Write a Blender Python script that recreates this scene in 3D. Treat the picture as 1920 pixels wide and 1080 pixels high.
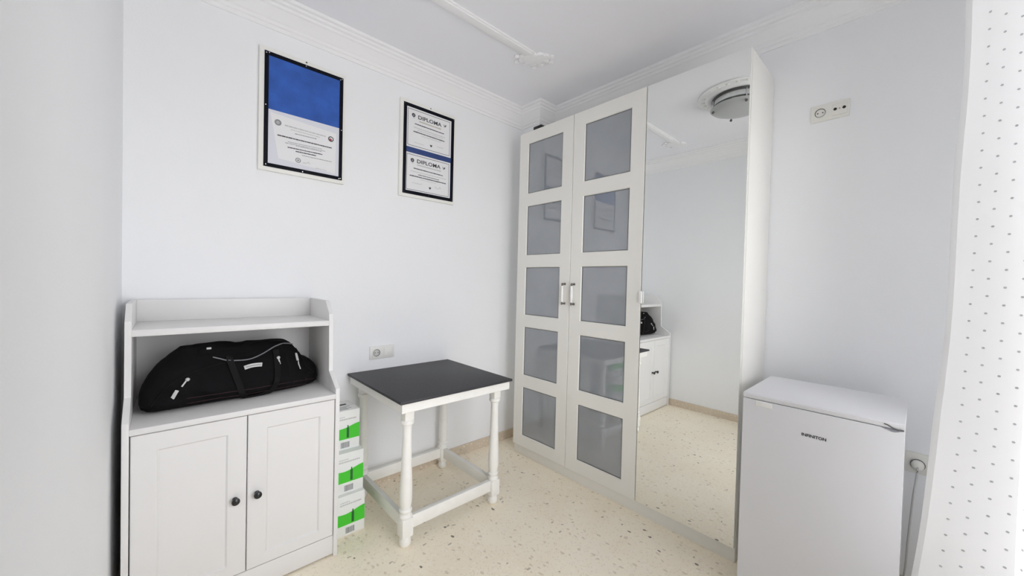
import bpy, bmesh, math, random
from mathutils import Vector, Matrix, noise
from mathutils.bvhtree import BVHTree

for o in list(bpy.data.objects):
    bpy.data.objects.remove(o)
SC = bpy.context.scene
COL = SC.collection
random.seed(7)

# ------------------------------------------------------------------ camera
CAM = Vector((0.4044, -2.2527, 1.2805))
cam = bpy.data.cameras.new('camera')
cam.sensor_width = 36.0
cam.lens = 13.2438
cam.clip_start = 0.01
camo = bpy.data.objects.new('camera', cam)
COL.objects.link(camo)
_r = Vector((0.734686, -0.677953, 0.024832)); _u = Vector((-0.006055, 0.030049, 0.99953)); _f = Vector((0.67838, 0.734491, -0.017971))
camo.matrix_world = Matrix(((_r.x, _u.x, -_f.x, CAM.x), (_r.y, _u.y, -_f.y, CAM.y), (_r.z, _u.z, -_f.z, CAM.z), (0, 0, 0, 1)))
SC.camera = camo

# ------------------------------------------------------------------ world, daylight, exposure
W = bpy.data.worlds.new('world'); SC.world = W
W.use_nodes = True
_nt = W.node_tree; _bg = _nt.nodes['Background']
_tc = _nt.nodes.new('ShaderNodeTexCoord'); _sx = _nt.nodes.new('ShaderNodeSeparateXYZ'); _cr = _nt.nodes.new('ShaderNodeValToRGB')
_nt.links.new(_tc.outputs['Generated'], _sx.inputs[0]); _nt.links.new(_sx.outputs['Z'], _cr.inputs[0]); _nt.links.new(_cr.outputs[0], _bg.inputs[0])
_cr.color_ramp.elements[0].position = 0.0; _cr.color_ramp.elements[0].color = (.68, .67, .67, 1)     # pale sunlit ground and houses outside
_cr.color_ramp.elements[1].position = 0.03; _cr.color_ramp.elements[1].color = (.945, .955, 1.0, 1)    # hazy bright sky
_bg.inputs[1].default_value = 8.0
# room (metres): back wall y=0, floor z=0
XL, XR, YF, ZC = 0.2748, 2.7256, -2.56, 2.645
WX0, WX1, WZ0, WZ1 = 0.80, 2.26, 0.30, 2.40          # wide window in the front wall
al = bpy.data.lights.new('window_daylight', 'AREA')
al.shape = 'RECTANGLE'; al.size = WX1 - WX0; al.size_y = WZ1 - WZ0
al.cycles.is_portal = True                            # daylight comes from the sky; this only guides its sampling
alo = bpy.data.objects.new('window_daylight', al); COL.objects.link(alo)
alo.location = ((WX0 + WX1) / 2, YF - 0.14, (WZ0 + WZ1) / 2)
alo.rotation_euler = (math.radians(90), 0, 0)         # shines into the room (+y)
vs = SC.view_settings
vs.view_transform = 'Standard'; vs.look = 'None'; vs.gamma = 1.0; vs.use_curve_mapping = False
vs.exposure = 0.10
SC.cycles.diffuse_bounces = 12; SC.cycles.max_bounces = 14

# ------------------------------------------------------------------ materials
def mat(name, col, rough=0.5, metal=0.0, spec=0.5, bump=None, var=None, coat=0.0, trans=0.0):
    m = bpy.data.materials.new(name); m.use_nodes = True
    nt = m.node_tree; b = nt.nodes['Principled BSDF']
    b.inputs['Base Color'].default_value = (*col, 1)
    b.inputs['Roughness'].default_value = rough
    b.inputs['Metallic'].default_value = metal
    b.inputs['Specular IOR Level'].default_value = spec
    if coat: b.inputs['Coat Weight'].default_value = coat
    if trans: b.inputs['Transmission Weight'].default_value = trans
    tc = nt.nodes.new('ShaderNodeTexCoord')
    if var:                                            # (scale, amount)
        n = nt.nodes.new('ShaderNodeTexNoise'); n.inputs['Scale'].default_value = var[0]; n.inputs['Detail'].default_value = 4
        nt.links.new(tc.outputs['Object'], n.inputs['Vector'])
        r = nt.nodes.new('ShaderNodeMapRange'); r.inputs[1].default_value = .3; r.inputs[2].default_value = .7
        r.inputs[3].default_value = 1 - var[1]; r.inputs[4].default_value = 1 + var[1]
        nt.links.new(n.outputs['Fac'], r.inputs[0])
        mx = nt.nodes.new('ShaderNodeVectorMath'); mx.operation = 'SCALE'; mx.inputs[0].default_value = col
        nt.links.new(r.outputs[0], mx.inputs['Scale']); nt.links.new(mx.outputs[0], b.inputs['Base Color'])
    if bump:                                           # (scale, strength, distance)
        n2 = nt.nodes.new('ShaderNodeTexNoise'); n2.inputs['Scale'].default_value = bump[0]; n2.inputs['Detail'].default_value = 3
        nt.links.new(tc.outputs['Object'], n2.inputs['Vector'])
        bp = nt.nodes.new('ShaderNodeBump'); bp.inputs['Strength'].default_value = bump[1]; bp.inputs['Distance'].default_value = bump[2]
        nt.links.new(n2.outputs['Fac'], bp.inputs['Height']); nt.links.new(bp.outputs[0], b.inputs['Normal'])
    return m

def terrazzo(name, base, sc=1.0):
    m = bpy.data.materials.new(name); m.use_nodes = True
    nt = m.node_tree; b = nt.nodes['Principled BSDF']; L = nt.links.new
    b.inputs['Roughness'].default_value = 0.33; b.inputs['Specular IOR Level'].default_value = 0.35
    tc = nt.nodes.new('ShaderNodeTexCoord')
    wob = nt.nodes.new('ShaderNodeTexNoise'); wob.inputs['Scale'].default_value = 40
    L(tc.outputs['Object'], wob.inputs['Vector'])
    off = nt.nodes.new('ShaderNodeVectorMath'); off.operation = 'SCALE'; off.inputs['Scale'].default_value = 0.02
    L(wob.outputs['Color'], off.inputs[0])
    add = nt.nodes.new('ShaderNodeVectorMath'); add.operation = 'ADD'
    L(tc.outputs['Object'], add.inputs[0]); L(off.outputs[0], add.inputs[1])
    cl = nt.nodes.new('ShaderNodeTexNoise'); cl.inputs['Scale'].default_value = 3.0; cl.inputs['Detail'].default_value = 2
    L(tc.outputs['Object'], cl.inputs['Vector'])
    cr = nt.nodes.new('ShaderNodeValToRGB')
    cr.color_ramp.elements[0].position = .35; cr.color_ramp.elements[1].position = .65
    cr.color_ramp.elements[0].color = (base[0] * .97, base[1] * .95, base[2] * .93, 1); cr.color_ramp.elements[1].color = (*base, 1)
    L(cl.outputs['Fac'], cr.inputs[0])
    cur = cr.outputs[0]
    for scale, frac, size, colr, strength, st in ((95, .35, .40, (.66, .56, .43), .28, (1, 1, 1)), (60, .24, .42, (1.0, .95, .84), .40, (1, 1.2, 1)),
                                          (55, .15, .34, (.55, .45, .33), .45, (1.0, .55, 1)), (40, .07, .26, (.30, .25, .19), .60, (.6, 1.1, 1)), (26, .045, .19, (.11, .10, .085), .85, (1.1, .7, 1))):
        mp = nt.nodes.new('ShaderNodeMapping'); mp.inputs['Scale'].default_value = tuple(scale * sc * s for s in st)
        mp.inputs['Rotation'].default_value = (0, 0, scale)
        L(add.outputs[0], mp.inputs['Vector'])
        v = nt.nodes.new('ShaderNodeTexVoronoi'); v.inputs['Scale'].default_value = 1
        L(mp.outputs[0], v.inputs['Vector'])
        sep = nt.nodes.new('ShaderNodeSeparateColor'); L(v.outputs['Color'], sep.inputs[0])
        lt = nt.nodes.new('ShaderNodeMath'); lt.operation = 'LESS_THAN'; lt.inputs[1].default_value = frac; L(sep.outputs[0], lt.inputs[0])
        ds = nt.nodes.new('ShaderNodeMath'); ds.operation = 'LESS_THAN'; ds.inputs[1].default_value = size; L(v.outputs['Distance'], ds.inputs[0])
        mu = nt.nodes.new('ShaderNodeMath'); mu.operation = 'MULTIPLY'; L(lt.outputs[0], mu.inputs[0]); L(ds.outputs[0], mu.inputs[1])
        m2 = nt.nodes.new('ShaderNodeMath'); m2.operation = 'MULTIPLY'; m2.inputs[1].default_value = strength; L(mu.outputs[0], m2.inputs[0])
        mx = nt.nodes.new('ShaderNodeMix'); mx.data_type = 'RGBA'
        mx.inputs['B'].default_value = (*colr, 1); L(m2.outputs[0], mx.inputs['Factor']); L(cur, mx.inputs['A'])
        cur = mx.outputs['Result']
    L(cur, b.inputs['Base Color'])
    return m

M = {
    'wall': mat('wall_paint', (.860, .870, .884), .75, bump=(160, .25, .002), var=(1.5, .012)),
    'ceil': mat('ceiling_paint', (.87, .872, .905), .8, bump=(120, .1, .001)),
    'plaster': mat('plaster_trim', (.88, .88, .885), .7, bump=(200, .1, .001)),
    'floor': terrazzo('terrazzo_floor', (.98, .90, .745)),
    'skirt': terrazzo('terrazzo_skirting', (.66, .58, .47), 1.3),
    'wardrobe': mat('wardrobe_white', (.83, .82, .775), .42, var=(3, .01)),
    'cabinet': mat('cabinet_white', (.745, .738, .73), .45, var=(4, .01)),
    'table': mat('white_paint_brushed', (.86, .85, .81), .4, bump=(60, .15, .001), var=(14, .03)),
    'slab': mat('dark_slab', (.042, .042, .046), .5, spec=.35, var=(220, .35)),
    'frost': mat('frosted_pane', (.28, .298, .325), .03, spec=.85, var=(5, .05)),
    'mirror': mat('mirror_silver', (.90, .915, .90), .0, 1.0),
    'edge': mat('dark_edge', (.10, .10, .10), .5),
    'porcelain': mat('porcelain', (.85, .85, .83), .15),
    'pewter': mat('pewter', (.16, .15, .14), .35, .8),
    'knob': mat('black_knob', (.015, .015, .016), .3),
    'chrome': mat('chrome', (.72, .73, .74), .12, 1.0),
    'bag': mat('black_nylon', (.0042, .0039, .0044), .85, spec=.16, bump=(420, .3, .001), var=(9, .25)),
    'strap': mat('black_webbing', (.0065, .006, .0065), .8, spec=.2, bump=(700, .4, .001)),
    'piping': mat('grey_piping', (.17, .17, .18), .5),
    'redthread': mat('dark_red_thread', (.035, .009, .013), .8),
    'pull': mat('light_pull', (.55, .55, .54), .4),
    'fridge': mat('fridge_white', (.76, .765, .79), .32, spec=.45),
    'ink': mat('dark_ink', (.06, .06, .065), .6),
    'inkgrey': mat('grey_ink', (.28, .28, .29), .7),
    'inkfaint': mat('faint_ink', (.55, .55, .55), .8),
    'inktan': mat('tan_ink', (.52, .47, .40), .8),
    'inkred': mat('red_ink', (.42, .08, .10), .7),
    'paper': mat('paper', (.80, .80, .81), .65),
    'paper2': mat('paper_back', (.70, .71, .77), .65),
    'board': mat('frame_board', (.85, .845, .80), .5),
    'border': mat('black_border', (.004, .005, .010), .5, spec=.12),
    'felt': mat('blue_felt', (.026, .10, .42), .75, var=(14, .18), bump=(300, .3, .001)),
    'felt2': mat('navy_felt', (.026, .055, .19), .75, var=(14, .15)),
    'plate': mat('socket_plastic', (.78, .78, .75), .35),
    'creamplate': mat('cream_plastic', (.80, .79, .735), .4),
    'hole': mat('socket_hole', (.02, .02, .02), .6),
    'socketwell': mat('socket_well', (.60, .60, .58), .5),
    'carton': mat('carton_white', (.80, .81, .79), .6),
    'green': mat('carton_green', (.055, .56, .025), .5),
    'dkgreen': mat('carton_dark_green', (.012, .12, .02), .5),
    'cord': mat('white_cord', (.55, .55, .55), .4),
    'black': mat('black_plastic', (.006, .006, .006), .4),
    'winframe': mat('window_frame_white', (.80, .80, .80), .4),
    'bulb': mat('frosted_bulb', (.85, .84, .78), .3),
}

def thin_glass(name, tint=(1, 1, 1), frost=0.0):
    m = bpy.data.materials.new(name); m.use_nodes = True
    nt = m.node_tree; nt.nodes.remove(nt.nodes['Principled BSDF']); out = nt.nodes['Material Output']
    tr = nt.nodes.new('ShaderNodeBsdfTransparent'); tr.inputs[0].default_value = (*tint, 1)
    gl = nt.nodes.new('ShaderNodeBsdfGlossy'); gl.inputs['Roughness'].default_value = .03
    fr = nt.nodes.new('ShaderNodeFresnel'); fr.inputs[0].default_value = 1.5
    mx = nt.nodes.new('ShaderNodeMixShader')
    nt.links.new(fr.outputs[0], mx.inputs[0]); nt.links.new(tr.outputs[0], mx.inputs[1]); nt.links.new(gl.outputs[0], mx.inputs[2])
    last = mx
    if frost:
        df = nt.nodes.new('ShaderNodeBsdfDiffuse'); df.inputs[0].default_value = (.85, .86, .86, 1)
        m2 = nt.nodes.new('ShaderNodeMixShader'); m2.inputs[0].default_value = frost
        nt.links.new(mx.outputs[0], m2.inputs[1]); nt.links.new(df.outputs[0], m2.inputs[2]); last = m2
    nt.links.new(last.outputs[0], out.inputs[0])
    return m
M['frost'].node_tree.nodes['Principled BSDF'].inputs['IOR'].default_value = 1.75
M['glass'] = thin_glass('window_glass')
M['lampglass'] = thin_glass('lamp_glass', (.93, .96, .95), .45)

def curtain_mat():
    m = bpy.data.materials.new('curtain_cloth'); m.use_nodes = True
    nt = m.node_tree; L = nt.links.new
    nt.nodes.remove(nt.nodes['Principled BSDF']); out = nt.nodes['Material Output']
    uv = nt.nodes.new('ShaderNodeUVMap')
    cols = []
    # staggered small woven dots, 48 mm apart
    for off in ((0, 0), (.5, .5)):
        mp = nt.nodes.new('ShaderNodeVectorMath'); mp.operation = 'MULTIPLY_ADD'
        mp.inputs[1].default_value = (1 / .056, 1 / .048, 1); mp.inputs[2].default_value = (off[0], off[1], 0)
        L(uv.outputs[0], mp.inputs[0])
        fr = nt.nodes.new('ShaderNodeVectorMath'); fr.operation = 'FRACTION'; L(mp.outputs[0], fr.inputs[0])
        sb = nt.nodes.new('ShaderNodeVectorMath'); sb.operation = 'SUBTRACT'; sb.inputs[1].default_value = (.5, .5, 0); L(fr.outputs[0], sb.inputs[0])
        sc = nt.nodes.new('ShaderNodeVectorMath'); sc.operation = 'MULTIPLY'; sc.inputs[1].default_value = (.056, .048, 0); L(sb.outputs[0], sc.inputs[0])
        ln = nt.nodes.new('ShaderNodeVectorMath'); ln.operation = 'LENGTH'; L(sc.outputs[0], ln.inputs[0])
        lt = nt.nodes.new('ShaderNodeMath'); lt.operation = 'LESS_THAN'; lt.inputs[1].default_value = .0028; L(ln.outputs['Value'], lt.inputs[0])
        cols.append(lt)
    mx = nt.nodes.new('ShaderNodeMath'); mx.operation = 'MAXIMUM'; L(cols[0].outputs[0], mx.inputs[0]); L(cols[1].outputs[0], mx.inputs[1])
    su = nt.nodes.new('ShaderNodeSeparateXYZ'); L(uv.outputs[0], su.inputs[0])
    gt = nt.nodes.new('ShaderNodeMath'); gt.operation = 'GREATER_THAN'; gt.inputs[1].default_value = .045; L(su.outputs[0], gt.inputs[0])
    ml = nt.nodes.new('ShaderNodeMath'); ml.operation = 'MULTIPLY'; L(mx.outputs[0], ml.inputs[0]); L(gt.outputs[0], ml.inputs[1])
    mx = ml
    cm = nt.nodes.new('ShaderNodeMix'); cm.data_type = 'RGBA'
    cm.inputs['A'].default_value = (.97, .97, .97, 1); cm.inputs['B'].default_value = (.55, .56, .57, 1)
    L(mx.outputs[0], cm.inputs['Factor'])
    d = nt.nodes.new('ShaderNodeBsdfDiffuse'); t = nt.nodes.new('ShaderNodeBsdfTranslucent')
    L(cm.outputs['Result'], d.inputs[0]); L(cm.outputs['Result'], t.inputs[0])
    ms = nt.nodes.new('ShaderNodeMixShader'); ms.inputs[0].default_value = .45
    L(d.outputs[0], ms.inputs[1]); L(t.outputs[0], ms.inputs[2]); L(ms.outputs[0], out.inputs[0])
    return m
M['curtain'] = curtain_mat()

# ------------------------------------------------------------------ builders
ORG = Vector((0, 0, 0))
def link(name, bm, m, parent=None, smooth=False):
    """one mesh object; verts are given in world space and stored relative to ORG"""
    bmesh.ops.recalc_face_normals(bm, faces=bm.faces)
    for v in bm.verts: v.co -= ORG
    me = bpy.data.meshes.new(name); bm.to_mesh(me); bm.free()
    if m is not None: me.materials.append(M[m])
    if smooth:
        for p in me.polygons: p.use_smooth = True
        if smooth != True:
            me.set_sharp_from_angle(angle=math.radians(smooth))
    o = bpy.data.objects.new(name, me); COL.objects.link(o)
    if parent is not None: o.parent = parent
    else: o.location = ORG
    return o

def thing(name, label, cat, loc, group=None):
    global ORG
    ORG = Vector(loc)
    o = bpy.data.objects.new(name, None); COL.objects.link(o)
    o.empty_display_size = .1
    o.location = loc; o['label'] = label; o['category'] = cat
    if group: o['group'] = group
    return o

def tag(o, label, cat, group=None):
    o['label'] = label; o['category'] = cat
    if group: o['group'] = group
    return o

def stuff(o):
    o['kind'] = 'stuff'; return o

def struct(o):
    o['kind'] = 'structure'; return o

def add_box(bm, lo, hi, bev=0.0, seg=2):
    lo = Vector(lo); hi = Vector(hi)
    r = bmesh.ops.create_cube(bm, size=1)
    for v in r['verts']:
        v.co = Vector(((lo.x + hi.x) / 2 + v.co.x * (hi.x - lo.x), (lo.y + hi.y) / 2 + v.co.y * (hi.y - lo.y), (lo.z + hi.z) / 2 + v.co.z * (hi.z - lo.z)))
    if bev:
        es = list({e for v in r['verts'] for e in v.link_edges})
        bmesh.ops.bevel(bm, geom=es, offset=bev, segments=seg, affect='EDGES', profile=.5)
    return bm

def box(name, lo, hi, m, parent=None, bev=0.0, seg=2):
    bm = bmesh.new(); add_box(bm, lo, hi, bev, seg)
    return link(name, bm, m, parent, smooth=30 if bev else False)

def add_lathe(bm, prof, c, axis='z', n=24, a0=0.0, loop=False):
    """prof: (radius, height) pairs; closed at the ends"""
    c = Vector(c); rings = []
    def pos(r, h, a):
        x, y = r * math.cos(a), r * math.sin(a)
        if axis == 'z': return c + Vector((x, y, h))
        if axis == 'y': return c + Vector((x, h, y))
        return c + Vector((h, x, y))
    for r, h in prof:
        if r < 1e-6: rings.append([bm.verts.new(pos(0, h, 0))])
        else: rings.append([bm.verts.new(pos(r, h, a0 + 2 * math.pi * k / n)) for k in range(n)])
    for a, b in zip(rings, rings[1:] + (rings[:1] if loop else [])):
        if len(a) == 1 and len(b) == 1: continue
        for k in range(n):
            k2 = (k + 1) % n
            if len(a) == 1: bm.faces.new((a[0], b[k], b[k2]))
            elif len(b) == 1: bm.faces.new((a[k], a[k2], b[0]))
            else: bm.faces.new((a[k], a[k2], b[k2], b[k]))
    for rg in (() if loop else (rings[0], rings[-1])):
        if len(rg) > 1: bm.faces.new(rg)
    return bm

def lathe(name, prof, c, m, parent=None, axis='z', n=24, sharp=40, loop=False):
    return link(name, add_lathe(bmesh.new(), prof, c, axis, n, loop=loop), m, parent, smooth=sharp)

def smooth_path(pts, sub=6):
    P = [Vector(p) for p in pts]; out = []
    for i in range(len(P) - 1):
        p0 = P[max(i - 1, 0)]; p1 = P[i]; p2 = P[i + 1]; p3 = P[min(i + 2, len(P) - 1)]
        for s in range(sub):
            t = s / sub
            out.append(.5 * ((2 * p1) + (p2 - p0) * t + (2 * p0 - 5 * p1 + 4 * p2 - p3) * t * t + (3 * p1 - p0 - 3 * p2 + p3) * t ** 3))
    out.append(P[-1]); return out

def add_tube(bm, pts, r, n=10, flat=None, normal=None):
    """round tube, or a flat ribbon of half width flat[0] and half thickness flat[1]"""
    pts = [Vector(p) for p in pts]; rings = []; up = Vector((0, 0, 1))
    for i, p in enumerate(pts):
        t = (pts[min(i + 1, len(pts) - 1)] - pts[max(i - 1, 0)]).normalized()
        nrm = normal[i] if normal else (up if abs(t.z) < .95 else Vector((1, 0, 0)))
        s = t.cross(nrm).normalized(); q = s.cross(t).normalized()
        ring = []
        rr = r[i] if isinstance(r, (list, tuple)) else r
        for k in range(n):
            a = 2 * math.pi * k / n
            if flat:
                ca, sa = math.cos(a), math.sin(a)
                ring.append(bm.verts.new(p + s * flat[0] * math.copysign(abs(ca) ** .5, ca) + q * flat[1] * math.copysign(abs(sa) ** .5, sa)))
            else: ring.append(bm.verts.new(p + s * rr * math.cos(a) + q * rr * math.sin(a)))
        rings.append(ring)
    for a, b in zip(rings, rings[1:]):
        for k in range(n): bm.faces.new((a[k], a[(k + 1) % n], b[(k + 1) % n], b[k]))
    bm.faces.new(rings[0]); bm.faces.new(rings[-1])
    return bm

def tube(name, pts, r, m, parent=None, n=10, flat=None, normal=None):
    return link(name, add_tube(bmesh.new(), pts, r, n, flat, normal), m, parent, smooth=50)

def prism(name, poly, fmap, d0, d1, m, parent=None, bev=0.0):
    """poly of (u,v) extruded between depths d0 and d1; fmap(u,v,d) -> xyz"""
    bm = bmesh.new()
    a = [bm.verts.new(fmap(u, v, d0)) for u, v in poly]; b = [bm.verts.new(fmap(u, v, d1)) for u, v in poly]
    bm.faces.new(a); bm.faces.new(b)
    for k in range(len(poly)):
        j = (k + 1) % len(poly); bm.faces.new((a[k], a[j], b[j], b[k]))
    if bev: bmesh.ops.bevel(bm, geom=list(bm.edges), offset=bev, segments=2, affect='EDGES', profile=.5)
    return link(name, bm, m, parent, smooth=30 if bev else False)

def framed(name, u0, u1, v0, v1, holes, fmap, th, slope, depth, m, parent):
    """a flat door leaf with rectangular openings: real stiles and rails, sloped beads running in round each opening"""
    bm = bmesh.new(); ch = .0025
    us = sorted({u0, u1} | {h[0] for h in holes} | {h[1] for h in holes})
    vs_ = sorted({v0, v1} | {h[2] for h in holes} | {h[3] for h in holes})
    def inhole(a, b): return any(h[0] < a < h[1] and h[2] < b < h[3] for h in holes)
    def P(u, v, d):                                    # outer edge chamfer at the front
        return fmap(u, v, d)
    cache = {}
    def V(u, v, d):
        k = (round(u, 5), round(v, 5), round(d, 5))
        if k not in cache: cache[k] = bm.verts.new(P(u, v, d))
        return cache[k]
    def cu(u): return u0 + ch if u == u0 else u1 - ch if u == u1 else u
    def cv(v): return v0 + ch if v == v0 else v1 - ch if v == v1 else v
    for i in range(len(us) - 1):
        for j in range(len(vs_) - 1):
            if inhole((us[i] + us[i + 1]) / 2, (vs_[j] + vs_[j + 1]) / 2): continue
            a, b, c, d = us[i], us[i + 1], vs_[j], vs_[j + 1]
            bm.faces.new((V(cu(a), cv(c), 0), V(cu(b), cv(c), 0), V(cu(b), cv(d), 0), V(cu(a), cv(d), 0)))
    o = [(u0, v0), (u1, v0), (u1, v1), (u0, v1)]
    for k in range(4):
        (a, b), (c, d) = o[k], o[(k + 1) % 4]
        q = [bm.verts.new(fmap(*p)) for p in ((cu(a), cv(b), 0), (cu(c), cv(d), 0), (c, d, ch), (a, b, ch))]
        bm.faces.new(q)
        q = [bm.verts.new(fmap(*p)) for p in ((a, b, ch), (c, d, ch), (c, d, th), (a, b, th))]
        bm.faces.new(q)
    for h in holes:
        r0 = [(h[0], h[2]), (h[1], h[2]), (h[1], h[3]), (h[0], h[3])]
        s = slope
        r1 = [(h[0] + s, h[2] + s), (h[1] - s, h[2] + s), (h[1] - s, h[3] - s), (h[0] + s, h[3] - s)]
        for k in range(4):
            j = (k + 1) % 4
            bm.faces.new([bm.verts.new(fmap(*p)) for p in ((*r0[k], 0), (*r0[j], 0), (*r1[j], depth), (*r1[k], depth))])
            bm.faces.new([bm.verts.new(fmap(*p)) for p in ((*r1[k], depth), (*r1[j], depth), (*r1[j], th), (*r1[k], th))])
    for i in range(len(us) - 1):                        # back
        for j in range(len(vs_) - 1):
            if inhole((us[i] + us[i + 1]) / 2, (vs_[j] + vs_[j + 1]) / 2): continue
            a, b, c, d = us[i], us[i + 1], vs_[j], vs_[j + 1]
            bm.faces.new([bm.verts.new(fmap(*p)) for p in ((a, c, th), (b, c, th), (b, d, th), (a, d, th))])
    bmesh.ops.remove_doubles(bm, verts=bm.verts, dist=1e-5)
    return link(name, bm, m, parent)

def text_bm(s, size, x0, x1, z0, y, shear=0.0, bold=0.0):
    """lettering as a flat mesh standing in the xz plane, fitted between x0 and x1"""
    cu = bpy.data.curves.new('t', 'FONT'); cu.body = s; cu.size = size; cu.offset = bold; cu.resolution_u = 3
    o = bpy.data.objects.new('t', cu); COL.objects.link(o)
    dg = bpy.context.evaluated_depsgraph_get(); dg.update()
    me = bpy.data.meshes.new_from_object(o.evaluated_get(dg))
    bpy.data.objects.remove(o); bpy.data.curves.remove(cu)
    bm = bmesh.new(); bm.from_mesh(me); bpy.data.meshes.remove(me)
    xs = [v.co.x for v in bm.verts]; ys = [v.co.y for v in bm.verts]
    w = max(xs) - min(xs); h = max(ys) - min(ys)
    return bm, min(xs), w, min(ys), h

# ------------------------------------------------------------------ the room
T = .12
struct(box('floor', (XL - T, YF - T, -.08), (XR + T, T, 0), 'floor'))
struct(box('ceiling', (XL - T, YF - T, ZC), (XR + T, T, ZC + .1), 'ceil'))
struct(box('wall_back', (XL - T, 0, 0), (XR + T, T, ZC), 'wall'))
struct(box('wall_left', (XL - T, YF, 0), (XL, 0, ZC), 'wall'))
struct(box('wall_right', (XR, YF, 0), (XR + T, 0, ZC), 'wall'))
bm = bmesh.new()
add_box(bm, (XL - T, YF - T, 0), (WX0, YF, ZC)); add_box(bm, (WX1, YF - T, 0), (XR + T, YF, ZC))
add_box(bm, (WX0, YF - T, 0), (WX1, YF, WZ0)); add_box(bm, (WX0, YF - T, WZ1), (WX1, YF, ZC))
struct(link('wall_front', bm, 'wall'))
PX, PY = 2.552, -.200                                   # boxed pillar in the far right corner
struct(box('wall_pillar', (PX, PY, 0), (XR, 0, ZC), 'wall'))

# cornice: one moulding profile mitred round the room, the pillar included
prof = [(0, -.128), (.009, -.128), (.012, -.112), (.020, -.108), (.024, -.096), (.032, -.090), (.046, -.072), (.066, -.050), (.074, -.046), (.077, -.034),
        (.088, -.030), (.092, -.018), (.104, -.015), (.106, 0)]
plan = [(XL, 0), (PX, 0), (PX, PY), (XR, PY), (XR, YF), (XL, YF)]     # clockwise seen from above
bm = bmesh.new(); rings = []
for i, p in enumerate(plan):
    a = Vector(plan[i - 1]); b = Vector(p); c = Vector(plan[(i + 1) % len(plan)])
    d0 = (b - a).normalized(); d1 = (c - b).normalized()
    n0 = Vector((d0.y, -d0.x)); n1 = Vector((d1.y, -d1.x))
    mt = n0 + n1; mt = mt / mt.dot(n0)
    rings.append([bm.verts.new((b.x + mt.x * d, b.y + mt.y * d, ZC + z)) for d, z in prof])
for i in range(len(rings)):
    A, B = rings[i], rings[(i + 1) % len(rings)]
    for k in range(len(prof) - 1): bm.faces.new((A[k], A[k + 1], B[k + 1], B[k]))
struct(link('trim_1', bm, 'plaster'))

# skirting strips of terrazzo
SK = .068
struct(box('baseboard_back', (XL, -.010, 0), (PX, 0, SK), 'skirt'))
struct(box('baseboard_left', (XL, YF, 0), (XL + .010, -.010, SK), 'skirt'))
struct(box('baseboard_right', (XR - .010, YF, 0), (XR, PY, SK), 'skirt'))
bm = bmesh.new(); add_box(bm, (PX - .010, PY, 0), (PX, -.010, SK)); add_box(bm, (PX - .010, PY - .006, 0), (XR - .01, PY, SK))
struct(link('baseboard_pillar', bm, 'skirt'))
bm = bmesh.new(); add_box(bm, (XL + .01, YF, 0), (WX0 - .005, YF + .010, SK)); add_box(bm, (WX1 + .005, YF, 0), (XR - .01, YF + .010, SK))
struct(link('baseboard_front', bm, 'skirt'))

# ceiling mouldings with scrolled corner pieces
def scroll(bm, cx, cy, sx, sy):
    """acanthus corner piece: leaf lobes fanning out of the corner, a plain block between them"""
    for k in range(7):
        a = math.radians(-38 + 28 * k)
        R = .105 + .022 * (k % 2)
        for j in range(3):
            d = R * (j + 1) / 3
            r = (.034, .026, .019)[j]
            x = cx + sx * (math.cos(a) * d - .01); y = cy + sy * (math.sin(a) * d - .01)
            res = bmesh.ops.create_icosphere(bm, subdivisions=1, radius=r)
            for v in res['verts']:
                p = v.co.copy(); p.z *= .55
                v.co = Vector((x, y, ZC - .006)) + p
    add_box(bm, (cx - .03, cy - .03, ZC - .016), (cx + .035, cy + .03, ZC + .001), .004)
MX0, MX1, MY0, MY1 = .70, 2.01, -.628, -2.0
tn = 2
for my, sy in ((MY0, 1), (MY1, -1)):
    bm = bmesh.new()
    for (d, z) in ((.033, .010), (.024, .016)):
        add_box(bm, (MX0, my - d, ZC - z), (MX1, my + d, ZC + .001), .003)
    scroll(bm, MX1 + .03, my, 1, sy); scroll(bm, MX0 - .03, my, -1, sy)
    struct(link('trim_%d' % tn, bm, 'plaster', smooth=35)); tn += 1

# window
ORG = Vector((0, 0, 0))
wfr = bmesh.new(); fy0, fy1 = YF - .085, YF - .03
for a, b in (((WX0, WZ0), (WX1, WZ0 + .05)), ((WX0, WZ1 - .05), (WX1, WZ1)), ((WX0, WZ0 + .05), (WX0 + .05, WZ1 - .05)), ((WX1 - .05, WZ0 + .05), (WX1, WZ1 - .05)), (((WX0 + WX1) / 2 - .04, WZ0 + .05), ((WX0 + WX1) / 2 + .04, WZ1 - .05))):
    add_box(wfr, (a[0], fy0, a[1]), (b[0], fy1, b[1]), .004)
w1 = struct(link('window_1', wfr, 'winframe'))
xm = (WX0 + WX1) / 2
for a, b in ((WX0 + .05, xm - .04), (xm + .04, WX1 - .05)):
    box('pane', (a, YF - .060, WZ0 + .05), (b, YF - .056, WZ1 - .05), 'glass', w1)
box('window_sill', (WX0 - .02, YF - .03, WZ0 - .025), (WX1 + .02, YF + .02, WZ0), 'winframe', w1, .004)

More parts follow.
